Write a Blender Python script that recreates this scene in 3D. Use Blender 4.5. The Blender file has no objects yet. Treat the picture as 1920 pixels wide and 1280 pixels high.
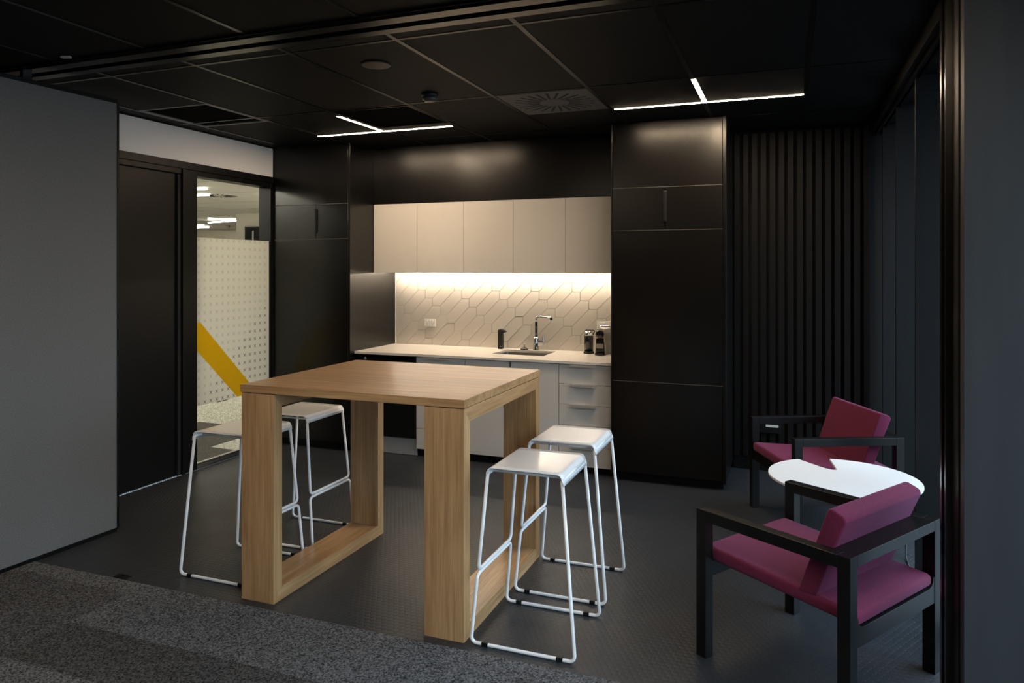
import bpy, bmesh, math, random
from mathutils import Vector, Matrix
random.seed(7)
PI = math.pi
scene = bpy.context.scene
COL = scene.collection

# ------------------------------------------------------------------ camera
cam_d = bpy.data.cameras.new('camera')
cam = bpy.data.objects.new('camera', cam_d); COL.objects.link(cam)
cam.location = (0, 0, 1.6); cam.rotation_euler = (PI/2, 0, 0.3646)
cam_d.sensor_width = 36; cam_d.lens = 1358/1920*36
cam_d.shift_y = -(640-503)/1920; cam_d.clip_start = 0.05
scene.camera = cam
# ------------------------------------------------------------------ world: pale dusk daylight outside the windows
wd = bpy.data.worlds.new('dusk_sky'); scene.world = wd; wd.use_nodes = True
nt = wd.node_tree; bg = nt.nodes['Background']
bg.inputs[0].default_value = (0.60, 0.79, 1.0, 1)
_g = nt.nodes.new('ShaderNodeNewGeometry'); _s = nt.nodes.new('ShaderNodeSeparateXYZ'); _m = nt.nodes.new('ShaderNodeMapRange')
nt.links.new(_g.outputs['Incoming'], _s.inputs[0]); nt.links.new(_s.outputs[2], _m.inputs[0])
_m.inputs[1].default_value = .1; _m.inputs[2].default_value = -.6        # incoming points back at the viewer: -z is up
_m.inputs[3].default_value = 1.0; _m.inputs[4].default_value = 8.5         # ground side dim, upper sky bright
nt.links.new(_m.outputs[0], bg.inputs[1])
# ------------------------------------------------------------------ exposure
vs = scene.view_settings
vs.view_transform = 'Standard'; vs.look = 'None'; vs.gamma = 1; vs.exposure = 0.0
try: vs.use_curve_mapping = False
except Exception: pass
cy = scene.cycles
cy.use_denoising = True
try: cy.denoiser = 'OPENIMAGEDENOISE'
except Exception: pass
cy.max_bounces = 10; cy.diffuse_bounces = 5; cy.glossy_bounces = 5; cy.transmission_bounces = 6
cy.transparent_max_bounces = 12; cy.sample_clamp_indirect = 8.0; cy.caustics_reflective = False
CEIL_LAMP = 165.0      # radiance of the ceiling T lamps
NEAR_LAMP = 140.0      # the same lamps over the carpet, behind the camera
LED_STRIP = 165.0      # the strip under the wall cabinets
OFFICE_FILL = 165.0  # radiance of the unseen lamps added in the office

# ------------------------------------------------------------------ materials
def mat(name, col, rough=0.5, metal=0.0, spec=0.5, noise=None, bump=None, coat=0):
    m = bpy.data.materials.new(name); m.use_nodes = True
    n = m.node_tree.nodes; l = m.node_tree.links; b = n['Principled BSDF']
    b.inputs['Base Color'].default_value = (*col, 1); b.inputs['Roughness'].default_value = rough
    b.inputs['Metallic'].default_value = metal; b.inputs['Specular IOR Level'].default_value = spec
    if coat: b.inputs['Coat Weight'].default_value = coat; b.inputs['Coat Roughness'].default_value = .08
    tc = n.new('ShaderNodeTexCoord')
    if noise:      # (scale vec, amount)
        sc, amt = noise
        mp = n.new('ShaderNodeMapping'); mp.inputs['Scale'].default_value = sc
        l.new(tc.outputs['Object'], mp.inputs[0])
        nz = n.new('ShaderNodeTexNoise'); nz.inputs['Scale'].default_value = 1; nz.inputs['Detail'].default_value = 5
        l.new(mp.outputs[0], nz.inputs['Vector'])
        mx = n.new('ShaderNodeMix'); mx.data_type = 'RGBA'
        mx.inputs['A'].default_value = (*[c*(1-amt) for c in col], 1)
        mx.inputs['B'].default_value = (*[min(1, c*(1+amt)) for c in col], 1)
        rr = n.new('ShaderNodeMapRange'); rr.inputs[1].default_value = .3; rr.inputs[2].default_value = .7
        l.new(nz.outputs[0], rr.inputs[0]); l.new(rr.outputs[0], mx.inputs['Factor'])
        l.new(mx.outputs['Result'], b.inputs['Base Color'])
    if bump:       # (scale vec, strength, distance)
        mp2 = n.new('ShaderNodeMapping'); mp2.inputs['Scale'].default_value = bump[0]
        l.new(tc.outputs['Object'], mp2.inputs[0])
        nz2 = n.new('ShaderNodeTexNoise'); nz2.inputs['Scale'].default_value = 1; nz2.inputs['Detail'].default_value = 3
        l.new(mp2.outputs[0], nz2.inputs['Vector'])
        bp = n.new('ShaderNodeBump'); bp.inputs['Strength'].default_value = bump[1]; bp.inputs['Distance'].default_value = bump[2]
        l.new(nz2.outputs[0], bp.inputs['Height']); l.new(bp.outputs[0], b.inputs['Normal'])
    return m

def emis(name, col, s):
    m = bpy.data.materials.new(name); m.use_nodes = True
    n = m.node_tree.nodes; n.remove(n['Principled BSDF'])
    e = n.new('ShaderNodeEmission'); e.inputs[0].default_value = (*col, 1); e.inputs[1].default_value = s
    m.node_tree.links.new(e.outputs[0], n['Material Output'].inputs[0]); return m

def oak(name, axis):
    m = bpy.data.materials.new(name); m.use_nodes = True
    n = m.node_tree.nodes; l = m.node_tree.links; b = n['Principled BSDF']
    tc = n.new('ShaderNodeTexCoord')
    def nz(sc, det, dist=0.0):
        mp = n.new('ShaderNodeMapping')
        v = [sc[1]]*3; v[axis] = sc[0]; mp.inputs['Scale'].default_value = v
        l.new(tc.outputs['Object'], mp.inputs[0])
        t = n.new('ShaderNodeTexNoise'); t.inputs['Scale'].default_value = 1
        t.inputs['Detail'].default_value = det; t.inputs['Distortion'].default_value = dist
        l.new(mp.outputs[0], t.inputs['Vector']); return t.outputs[0]
    a = nz((.9, 9), 3, 1.2); f = nz((5, 160), 2); c = nz((1.2, 40), 4)
    r = n.new('ShaderNodeValToRGB'); e = r.color_ramp.elements
    e[0].position = .36; e[0].color = (.365, .192, .080, 1); e[1].position = .64; e[1].color = (.600, .362, .172, 1)
    x1 = n.new('ShaderNodeMath'); x1.operation = 'MULTIPLY_ADD'; l.new(c, x1.inputs[0]); x1.inputs[1].default_value = .45
    x2 = n.new('ShaderNodeMath'); x2.operation = 'MULTIPLY'; l.new(a, x2.inputs[0]); x2.inputs[1].default_value = .55
    l.new(x2.outputs[0], x1.inputs[2]); l.new(x1.outputs[0], r.inputs[0])
    mx = n.new('ShaderNodeMix'); mx.data_type = 'RGBA'; mx.blend_type = 'MULTIPLY'
    rr = n.new('ShaderNodeMapRange'); rr.inputs[1].default_value = .38; rr.inputs[2].default_value = .6
    rr.inputs[3].default_value = .78; rr.inputs[4].default_value = 1.06
    l.new(f, rr.inputs[0]); mx.inputs['Factor'].default_value = .6
    l.new(r.outputs[0], mx.inputs['A']); l.new(rr.outputs[0], mx.inputs['B'])
    l.new(mx.outputs['Result'], b.inputs['Base Color'])
    b.inputs['Roughness'].default_value = .28; b.inputs['Specular IOR Level'].default_value = .45
    bp = n.new('ShaderNodeBump'); bp.inputs['Strength'].default_value = .08; bp.inputs['Distance'].default_value = .002
    l.new(f, bp.inputs['Height']); l.new(bp.outputs[0], b.inputs['Normal'])
    return m

def math_node(n, l, op, a, b=None, c=None):
    m = n.new('ShaderNodeMath'); m.operation = op
    for i, v in enumerate((a, b, c)):
        if v is None: continue
        if isinstance(v, (int, float)): m.inputs[i].default_value = v
        else: l.new(v, m.inputs[i])
    return m.outputs[0]

def rubber():
    """dark rubber sheet with a pattern of raised coins, 4 cm apart"""
    m = bpy.data.materials.new('studded_rubber'); m.use_nodes = True
    n = m.node_tree.nodes; l = m.node_tree.links; b = n['Principled BSDF']
    tc = n.new('ShaderNodeTexCoord'); sp = n.new('ShaderNodeSeparateXYZ'); l.new(tc.outputs['Object'], sp.inputs[0])
    P = .030; M = lambda op, a, b_=None, c=None: math_node(n, l, op, a, b_, c)
    def cell(off):
        u = M('ADD', M('DIVIDE', sp.outputs[0], P), off); v = M('ADD', M('DIVIDE', sp.outputs[1], P*1.732), off)
        fu = M('SUBTRACT', M('FRACT', u), .5); fv = M('MULTIPLY', M('SUBTRACT', M('FRACT', v), .5), 1.732)
        return M('SQRT', M('ADD', M('MULTIPLY', fu, fu), M('MULTIPLY', fv, fv)))
    d = M('MINIMUM', cell(100.0), cell(100.5))
    h = n.new('ShaderNodeMapRange'); h.interpolation_type = 'SMOOTHSTEP'
    h.inputs[1].default_value = .42; h.inputs[2].default_value = .33; h.inputs[3].default_value = 0; h.inputs[4].default_value = 1
    l.new(d, h.inputs[0])
    bp = n.new('ShaderNodeBump'); bp.inputs['Strength'].default_value = .55; bp.inputs['Distance'].default_value = .0011
    l.new(h.outputs[0], bp.inputs['Height']); l.new(bp.outputs[0], b.inputs['Normal'])
    nz = n.new('ShaderNodeTexNoise'); nz.inputs['Scale'].default_value = 3; nz.inputs['Detail'].default_value = 6
    l.new(tc.outputs['Object'], nz.inputs['Vector'])
    mr = n.new('ShaderNodeMapRange'); mr.inputs[3].default_value = .30; mr.inputs[4].default_value = .50
    l.new(nz.outputs[0], mr.inputs[0]); l.new(mr.outputs[0], b.inputs['Roughness'])
    b.inputs['Base Color'].default_value = (.029, .032, .037, 1); b.inputs['Specular IOR Level'].default_value = .36
    return m

def carpet(name, col):
    m = bpy.data.materials.new(name); m.use_nodes = True
    n = m.node_tree.nodes; l = m.node_tree.links; b = n['Principled BSDF']
    tc = n.new('ShaderNodeTexCoord')
    nz = n.new('ShaderNodeTexNoise'); nz.inputs['Scale'].default_value = 130; nz.inputs['Detail'].default_value = 3
    l.new(tc.outputs['Object'], nz.inputs['Vector'])
    vo = n.new('ShaderNodeTexVoronoi'); vo.feature = 'DISTANCE_TO_EDGE'; vo.inputs['Scale'].default_value = 14
    nw = n.new('ShaderNodeTexNoise'); nw.inputs['Scale'].default_value = 9; nw.inputs['Detail'].default_value = 3
    l.new(tc.outputs['Object'], nw.inputs['Vector'])
    mixv = n.new('ShaderNodeMix'); mixv.data_type = 'RGBA'; mixv.inputs['Factor'].default_value = .25
    l.new(tc.outputs['Object'], mixv.inputs['A']); l.new(nw.outputs[1], mixv.inputs['B']); l.new(mixv.outputs['Result'], vo.inputs['Vector'])
    mr = n.new('ShaderNodeMapRange'); mr.inputs[1].default_value = .0; mr.inputs[2].default_value = .035
    mr.inputs[3].default_value = .55; mr.inputs[4].default_value = 1; l.new(vo.outputs['Distance'], mr.inputs[0])
    r2 = n.new('ShaderNodeMapRange'); r2.inputs[1].default_value = .35; r2.inputs[2].default_value = .65
    r2.inputs[3].default_value = .25; r2.inputs[4].default_value = 1.9; l.new(nz.outputs[0], r2.inputs[0])
    f = math_node(n, l, 'MULTIPLY', mr.outputs[0], r2.outputs[0])
    mx = n.new('ShaderNodeVectorMath'); mx.operation = 'SCALE'; mx.inputs[0].default_value = col; l.new(f, mx.inputs['Scale'])
    l.new(mx.outputs[0], b.inputs['Base Color'])
    b.inputs['Roughness'].default_value = .95; b.inputs['Specular IOR Level'].default_value = .1
    bp = n.new('ShaderNodeBump'); bp.inputs['Strength'].default_value = .8; bp.inputs['Distance'].default_value = .004
    l.new(nz.outputs[0], bp.inputs['Height']); l.new(bp.outputs[0], b.inputs['Normal'])
    return m

def thin_glass(name, tint=(1, 1, 1)):
    m = bpy.data.materials.new(name); m.use_nodes = True
    n = m.node_tree.nodes; l = m.node_tree.links; n.remove(n['Principled BSDF'])
    t = n.new('ShaderNodeBsdfTransparent'); t.inputs[0].default_value = (*tint, 1)
    g = n.new('ShaderNodeBsdfGlossy'); g.inputs['Roughness'].default_value = .02
    fr = n.new('ShaderNodeFresnel'); fr.inputs[0].default_value = 1.35
    ge = n.new('ShaderNodeNewGeometry')
    fa = math_node(n, l, 'MULTIPLY', fr.outputs[0], math_node(n, l, 'SUBTRACT', 1.0, ge.outputs['Backfacing']))
    mx = n.new('ShaderNodeMixShader'); l.new(fa, mx.inputs[0]); l.new(t.outputs[0], mx.inputs[1]); l.new(g.outputs[0], mx.inputs[2])
    l.new(mx.outputs[0], n['Material Output'].inputs[0]); return m

def film_mat():
    """frosted film printed with a grid of small crosses; darker crosses below a rising diagonal"""
    m = bpy.data.materials.new('frosted_film'); m.use_nodes = True
    n = m.node_tree.nodes; l = m.node_tree.links; n.remove(n['Principled BSDF'])
    M = lambda op, a, b_=None, c=None: math_node(n, l, op, a, b_, c)
    tc = n.new('ShaderNodeTexCoord'); sp = n.new('ShaderNodeSeparateXYZ'); l.new(tc.outputs['Object'], sp.inputs[0])
    y, z = sp.outputs[1], sp.outputs[2]
    P = .0655
    u = M('DIVIDE', M('SUBTRACT', y, 4.586 - P*40.5), P); v = M('DIVIDE', M('SUBTRACT', z, 1.766 - P*40.5), P)
    fu = M('ABSOLUTE', M('SUBTRACT', M('FRACT', u), .5)); fv = M('ABSOLUTE', M('SUBTRACT', M('FRACT', v), .5))
    cross = M('MULTIPLY', M('LESS_THAN', M('ABSOLUTE', M('SUBTRACT', fu, fv)), .05), M('LESS_THAN', M('MAXIMUM', fu, fv), .2))
    cu = M('MULTIPLY', M('FLOOR', u), P); cv = M('MULTIPLY', M('FLOOR', v), P)
    lower = M('LESS_THAN', M('SUBTRACT', M('ADD', cv, 1.766 - P*40.5), M('ADD', cu, 4.586 - P*40.5)), -4.0)
    amt = M('MULTIPLY', cross, M('MULTIPLY_ADD', lower, .55, .27))
    mc = n.new('ShaderNodeMix'); mc.data_type = 'RGBA'; l.new(amt, mc.inputs['Factor'])
    mc.inputs['A'].default_value = (.92, .91, .84, 1); mc.inputs['B'].default_value = (.05, .05, .05, 1)
    d = n.new('ShaderNodeBsdfDiffuse'); t = n.new('ShaderNodeBsdfTranslucent')
    l.new(mc.outputs['Result'], d.inputs[0]); l.new(mc.outputs['Result'], t.inputs[0])
    a = n.new('ShaderNodeMixShader'); a.inputs[0].default_value = .68; l.new(d.outputs[0], a.inputs[1]); l.new(t.outputs[0], a.inputs[2])
    g = n.new('ShaderNodeBsdfGlossy'); g.inputs['Roughness'].default_value = .12
    b = n.new('ShaderNodeMixShader'); b.inputs[0].default_value = .05; l.new(a.outputs[0], b.inputs[1]); l.new(g.outputs[0], b.inputs[2])
    l.new(b.outputs[0], n['Material Output'].inputs[0]); return m

def vinyl_mat(name, col):
    m = bpy.data.materials.new(name); m.use_nodes = True
    n = m.node_tree.nodes; l = m.node_tree.links; n.remove(n['Principled BSDF'])
    d = n.new('ShaderNodeBsdfDiffuse'); t = n.new('ShaderNodeBsdfTranslucent')
    d.inputs[0].default_value = t.inputs[0].default_value = (*col, 1)
    a = n.new('ShaderNodeMixShader'); a.inputs[0].default_value = .55; l.new(d.outputs[0], a.inputs[1]); l.new(t.outputs[0], a.inputs[2])
    l.new(a.outputs[0], n['Material Output'].inputs[0]); return m

M_LAM = mat('black_laminate', (.0036, .0029, .0025), .27, spec=.48, noise=((2, 2, 40), .12), bump=((60, 60, 400), .05, .001))
M_LAM2 = mat('dark_panel', (.0036, .0033, .0031), .42, spec=.22)
M_HND = mat('handle_dark_metal', (.007, .0065, .006), .4)
M_EDGE_HL = mat('edge_highlight', (.10, .095, .088), .35)  # paler than the laminate: highlight on the door edges, as colour
M_GAP = mat('dark_void', (.004, .004, .004), .8)
M_METALD = mat('dark_anodised_metal', (.06, .057, .053), .24, metal=.95)
M_TBAR = mat('ceiling_bar_metal', (.036, .034, .031), .28, metal=.9)
M_RIM = mat('grille_rim', (.24, .225, .205), .4)
M_TILE = mat('black_ceiling_tile', (.0030, .0025, .0022), .62, spec=.14, noise=((8, 120, 8), .3), bump=((20, 300, 20), .15, .001))
M_SLAT = mat('black_stained_slat', (.0052, .0046, .0042), .5, spec=.25, noise=((60, 60, 5), .3))
M_FIN = mat('dark_window_fin', (.0075, .0077, .0082), .5, spec=.25, noise=((30, 30, 2), .12))
M_NEARP = mat('blue_black_timber', (.030, .0315, .033), .5, spec=.3, noise=((9, 9, .9), .25))
M_FABG = mat('grey_woven_fabric', (.165, .165, .162), .92, spec=.15, noise=((220, 220, 220), .25), bump=((400, 400, 400), .5, .002))
M_WHITEW = mat('white_paint', (.90, .88, .86), .6)
M_CAB = mat('white_cabinet_laminate', (.66, .62, .565), .42)
M_STONE = mat('white_stone', (.74, .70, .64), .22, noise=((60, 60, 60), .03))
M_TILEW = mat('white_glazed_tile', (.54, .495, .435), .2, spec=.5)
M_STEEL = mat('brushed_steel', (.42, .41, .39), .3, metal=1)
M_PULL = mat('satin_aluminium', (.52, .50, .47), .42, metal=.45)
M_CHROME = mat('chrome', (.75, .74, .72), .08, metal=1)
M_BLACKG = mat('gloss_black', (.008, .008, .008), .15)
M_BLACKP = mat('black_plastic', (.007, .007, .007), .4, spec=.35)
M_WPLA = mat('white_plastic', (.80, .78, .74), .35)
M_CREAM = mat('cream_plastic', (.62, .58, .50), .3)
M_POW = mat('white_powdercoat', (.90, .90, .90), .20, coat=.4)
M_TTOP = mat('white_table_laminate', (.84, .84, .85), .35)
M_CHB = mat('black_stained_ash', (.0045, .0041, .0039), .38, spec=.30, noise=((30, 30, 30), .25), bump=((120, 120, 120), .05, .001))
M_PLUM = mat('plum_wool', (.135, .015, .046), .85, spec=.2, noise=((260, 260, 260), .22), bump=((500, 500, 500), .5, .0015))
M_PLUM.node_tree.nodes['Principled BSDF'].inputs['Sheen Weight'].default_value = .16
M_PLUM.node_tree.nodes['Principled BSDF'].inputs['Sheen Tint'].default_value = (.75, .45, .8, 1)
M_GREYP = mat('grey_painted_metal', (.30, .30, .30), .4)
M_LAMP = emis('warm_led', (1.0, .77, .53), CEIL_LAMP)
M_NLAMP = emis('warm_led_near', (1.0, .80, .58), NEAR_LAMP)
M_LED = emis('under_cabinet_led', (1.0, .85, .66), LED_STRIP)
M_OLAMP2 = emis('office_led_far', (1.0, .92, .78), 22.0)
M_OFILL = emis('office_fill_led', (1.0, .92, .78), OFFICE_FILL)
M_RUB = rubber()
M_CL = carpet('carpet_light_grey', (.100, .102, .108)); M_CM = carpet('carpet_mid_grey', (.072, .072, .076)); M_CD = carpet('carpet_dark_grey', (.060, .059, .060))
M_GLASS = thin_glass('clear_glass', (.93, .95, .94))
M_FILM = film_mat(); M_YEL = vinyl_mat('yellow_vinyl', (.92, .66, .02))
OAKX, OAKY, OAKZ = oak('oak_lengthwise', 0), oak('oak_crosswise', 1), oak('oak_upright', 2)

# ------------------------------------------------------------------ mesh builder
class MB:
    def __init__(s): s.v = []; s.f = []; s.sm = []; s.mi = []
    def add(s, vs, fs, smooth=False, mi=0):
        o = len(s.v); s.v += [tuple(p) for p in vs]
        for f in fs: s.f.append(tuple(i+o for i in f)); s.sm.append(smooth); s.mi.append(mi)
        return s
    def box(s, x0, x1, y0, y1, z0, z1, mi=0):
        v = [(x, y, z) for z in (z0, z1) for y in (y0, y1) for x in (x0, x1)]
        return s.add(v, [(0, 2, 3, 1), (4, 5, 7, 6), (0, 1, 5, 4), (2, 6, 7, 3), (0, 4, 6, 2), (1, 3, 7, 5)], mi=mi)
    def prism(s, pts, a, b, axis, smooth=False):
        """pts: 2D outline; extruded from a to b along axis (0,1,2)"""
        def P(p, t):
            return [(t, p[0], p[1]), (p[0], t, p[1]), (p[0], p[1], t)][axis]
        n = len(pts); v = [P(p, a) for p in pts] + [P(p, b) for p in pts]
        s.add(v, [tuple(range(n-1, -1, -1)), tuple(range(n, 2*n))])
        o = len(s.v) - 2*n
        for i in range(n):
            j = (i+1) % n; s.f.append((o+i, o+j, o+n+j, o+n+i)); s.sm.append(smooth); s.mi.append(0)
        return s
    def lathe(s, prof, c=(0, 0, 0), n=32, axis=2, cap=True):
        """prof: (radius, height) pairs"""
        v = []; f = []
        for r, h in prof:
            for k in range(n):
                a = 2*PI*k/n; p = (r*math.cos(a), r*math.sin(a), h)
                if axis == 1: p = (p[0], p[2], p[1])
                if axis == 0: p = (p[2], p[0], p[1])
                v.append((p[0]+c[0], p[1]+c[1], p[2]+c[2]))
        for i in range(len(prof)-1):
            for k in range(n):
                j = (k+1) % n; f.append((i*n+k, i*n+j, (i+1)*n+j, (i+1)*n+k))
        s.add(v, f, True)
        if cap:
            o = len(s.v) - len(v)
            s.f.append(tuple(o+k for k in range(n-1, -1, -1))); s.sm.append(False); s.mi.append(0)
            s.f.append(tuple(o+(len(prof)-1)*n+k for k in range(n))); s.sm.append(False); s.mi.append(0)
        return s
    def tube(s, pts, r, n=10, flat=1.0):
        pts = [Vector(p) for p in pts]; N = len(pts); v = []; up = None
        for i, p in enumerate(pts):
            t = (pts[min(i+1, N-1)] - pts[max(i-1, 0)]).normalized()
            if up is None:
                up = t.orthogonal().normalized()
            up = (up - t*up.dot(t)).normalized(); w = t.cross(up)
            rr = r[i] if isinstance(r, (list, tuple)) else r
            for k in range(n):
                a = 2*PI*k/n; v.append(p + up*math.cos(a)*rr + w*math.sin(a)*rr*flat)
        f = [(i*n+k, i*n+(k+1) % n, (i+1)*n+(k+1) % n, (i+1)*n+k) for i in range(N-1) for k in range(n)]
        s.add(v, f, True); o = len(s.v) - len(v)
        s.f.append(tuple(o+k for k in range(n-1, -1, -1))); s.sm.append(False); s.mi.append(0)
        s.f.append(tuple(o+(N-1)*n+k for k in range(n))); s.sm.append(False); s.mi.append(0)
        return s
    def build(s, name, m, parent=None, bevel=0, seg=2, loc=None):
        me = bpy.data.meshes.new(name); me.from_pydata(s.v, [], s.f)
        for p, a, b in zip(me.polygons, s.sm, s.mi): p.use_smooth = a; p.material_index = b
        for mm in (m if isinstance(m, (list, tuple)) else [m]): me.materials.append(mm)
        me.validate(); me.update()
        bm = bmesh.new(); bm.from_mesh(me); bmesh.ops.recalc_face_normals(bm, faces=bm.faces); bm.to_mesh(me); bm.free()
        o = bpy.data.objects.new(name, me); COL.objects.link(o)
        if parent is not None: o.parent = parent
        if bevel:
            b = o.modifiers.new('bevel', 'BEVEL'); b.width = bevel; b.segments = seg; b.limit_method = 'ANGLE'; b.angle_limit = math.radians(35)
        return o

def fillet(pts, r, n=6):
    P = [Vector(p) for p in pts]; out = [P[0]]
    for i in range(1, len(P)-1):
        a, b, c = P[i-1], P[i], P[i+1]; u = (a-b); w = (c-b)
        rr = min(r, u.length*.45, w.length*.45); u.normalize(); w.normalize()
        ang = u.angle(w)
        if ang > math.radians(178): out.append(b); continue
        d = min(rr/math.tan(ang/2), (a-b).length*.48, (c-b).length*.48); rad = d*math.tan(ang/2)
        bis = (u+w).normalized(); cc = b + bis*(rad/math.sin(ang/2))
        p0 = b+u*d; p1 = b+w*d; v0 = p0-cc; v1 = p1-cc
        for k in range(n+1):
            w_ = v0.angle(v1); t_ = k/n
            q = (v0*math.sin((1-t_)*w_)+v1*math.sin(t_*w_))/math.sin(w_) if w_ > 1e-4 else v0
            out.append(cc+q)
    out.append(P[-1]); return out

def tag(o, label, cat, group=None, kind=None):
    o['label'] = label; o['category'] = cat
    if group: o['group'] = group
    if kind: o['kind'] = kind
    return o
def thing(name, loc, rz, label, cat, group=None):
    o = bpy.data.objects.new(name, None); COL.objects.link(o); o.location = loc; o.rotation_euler = (0, 0, rz)
    o.empty_display_size = .1
    return tag(o, label, cat, group)
def struct(o): o['kind'] = 'structure'; return o
def copy_tree(o, parent=None):
    c = o.copy(); COL.objects.link(c)
    if parent is not None: c.parent = parent
    for ch in [x for x in list(bpy.data.objects) if x.parent == o]: copy_tree(ch, c)
    return c

H = 2.70
# ------------------------------------------------------------------ large structure
XL = -4.39
YC = 5.395                       # front of the tall joinery
YU = 5.769; YB = 6.176; XR0 = -3.567; XR1 = -1.255
# floor
b = MB(); b.box(-4.39, .95, 2.76, 6.3, -.05, 0)
fl = struct(b.build('floor', M_RUB))
# carpeted floor: planks of different greys, laid as one surface
b = MB()
def plank(x0, x1, y0, y1, mi): b.box(x0, x1, y0, y1, -.05, .004, mi)
bands = [(2.65, 2.76, [(-4.4, -3.07, 0), (-3.07, 1.4, 0)]),
         (2.345, 2.65, [(-4.4, -3.03, 1), (-3.03, -2.0, 0), (-2.0, -1.0, 0), (-1.0, 1.4, 1)]),
         (2.036, 2.345, [(-4.4, -3.03, 1), (-3.03, -2.0, 2), (-2.0, -.9, 2), (-.9, 1.4, 0)]),
         (1.73, 2.036, [(-4.4, -2.5, 0), (-2.5, -1.4, 1), (-1.4, 1.4, 2)])]
y = 1.73
while y > -2.6:
    y0 = y - .305; xs = [-4.4]
    x = -4.4 + random.uniform(.3, 1)
    while x < 1.3: xs.append(x); x += 1.0
    xs.append(1.4)
    bands.append((y0, y, [(a, c, random.choice((0, 1, 2))) for a, c in zip(xs[:-1], xs[1:])])); y = y0
for y0, y1, row in bands:
    for x0, x1, mi in row: plank(x0, x1, y0, y1, mi)
struct(b.build('floor', [M_CL, M_CM, M_CD]))

# ceiling: black lay-in tiles, bars between them
gx = [.10 - .62*k for k in range(-2, 9)]       # lines running away from the camera
gyf = [3.055, 4.275, 5.47]                       # lines beyond the track
b = MB(); b.box(-4.6, 1.5, -2.6, 6.4, H+.03, H+.08); 
g = .012
xs = sorted(gx + [-4.62, 1.45]); ysf = [2.93] + gyf + [6.3]; ysn = [2.72, 1.50, .28, -.94, -2.16, -2.6]
ysn = sorted(ysn)
holes = [(-4.24, 3.78, 4.41), (-3.0, 4.30, 4.925)]
def tiles(ys):
    for i in range(len(xs)-1):
        for j in range(len(ys)-1):
            x0, x1, y0, y1 = xs[i], xs[i+1], ys[j], ys[j+1]
            cuts = [(y0, y1)]
            for hx, h0, h1 in holes + [(-1.76, 4.285, 4.90)]:
                if abs(x0-hx) < .05 and y0 < h1 and y1 > h0:
                    new = []
                    for a, c in cuts:
                        if a < h0-.03: new.append((a, min(c, h0)))
                        if c > h1+.03: new.append((max(a, h1), c))
                    cuts = new
            for a, c in cuts:
                if c-a > .03: b.box(x0+.004, x1-.004, a+.004, c-.004, H, H+.02)
tiles(ysf); tiles(ysn)
ceil = struct(b.build('ceiling', M_TILE))
b = MB()
for x in gx: b.box(x-g, x+g, 2.93, 6.2, H-.003, H+.001); b.box(x-g, x+g, -2.6, 2.72, H-.003, H+.001)
for yy in gyf: b.box(-4.39, .64, yy-g*.8, yy+g*.8, H-.0025, H+.001)
for yy in ysn[1:-1]: b.box(-4.39, 1.4, yy-g*.8, yy+g*.8, H-.0025, H+.001)
b.build('ceiling_grid', M_TBAR, ceil)
# operable wall track across the ceiling
b = MB()
b.box(-4.39, .98, 2.715, 2.735, H-.012, H+.03); b.box(-4.39, .98, 2.735, 2.80, H-.022, H+.01)
b.box(-4.39, .98, 2.80, 2.855, H+.015, H+.03, 1)
b.box(-4.39, .98, 2.855, 2.912, H-.022, H+.01); b.box(-4.39, .98, 2.912, 2.93, H-.010, H+.03)
o = b.build('trim_1', [M_METALD, M_GAP]); struct(o)

# left wall: white bulkhead, dark door, glazed panel
b = MB(); b.box(XL-.10, XL, -2.6, 5.39, 2.43, H-.012); struct(b.build('wall_left', M_WHITEW))
b = MB(); b.box(XL-.10, XL-.001, -2.6, 3.15, 0, 2.43); struct(b.build('wall_left', M_LAM2))
b = MB()                                                              # frame
b.box(XL-.13, XL+.006, 3.15, 5.39, 2.375, 2.43); b.box(XL-.13, XL-.006, 3.15, 5.39, 2.335, 2.375)
b.box(XL-.13, XL+.006, 4.335, 4.36, 0, 2.375); b.box(XL-.13, XL-.004, 4.36, 4.49, 0, 2.36)
b.box(XL-.13, XL+.0, 5.36, 5.393, 0, 2.36)
struct(b.build('trim_2', M_LAM2, bevel=.0015))
dr = struct(MB().box(XL-.075, XL-.03, 3.15, 4.333, .006, 2.334).build('door_1', M_LAM2))
MB().box(XL-.03, XL-.012, 4.30, 4.333, .0, 2.33).build('door_stop', M_GAP, dr)
MB().box(XL-.07, XL-.025, 3.2, 4.32, 0, .006).build('threshold', M_BLACKP, dr)
w1 = bpy.data.objects.new('window_1', None); COL.objects.link(w1); w1.location = (0, 0, 0); struct(w1)
MB().box(XL-.030, XL-.022, 4.49, 5.36, .045, 2.335).build('glass_pane', M_GLASS, w1)
MB().box(XL-.0205, XL-.0195, 4.49, 5.36, .50, 1.848).build('frosted_film', M_FILM, w1)['label'] = 'frosted film printed with rows of small crosses'
yb = MB(); yb.prism([(4.489, 1.167), (4.538, 1.167), (5.12, .585), (5.08, .502), (4.955, .502), (4.49, .955)], XL-.0192, XL-.0182, 0)
yb.build('yellow_band', M_YEL, w1)['label'] = 'yellow diagonal band on the frosted film'
b = MB(); b.box(XL-.045, XL-.002, 4.49, 5.36, 0, .022); b.box(XL-.045, XL-.012, 4.49, 5.36, .022, .045)
b.box(XL-.09, XL-.05, 4.49, 5.36, 0, .03); b.build('sill_rail', M_STEEL, w1, bevel=.0015)

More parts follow.
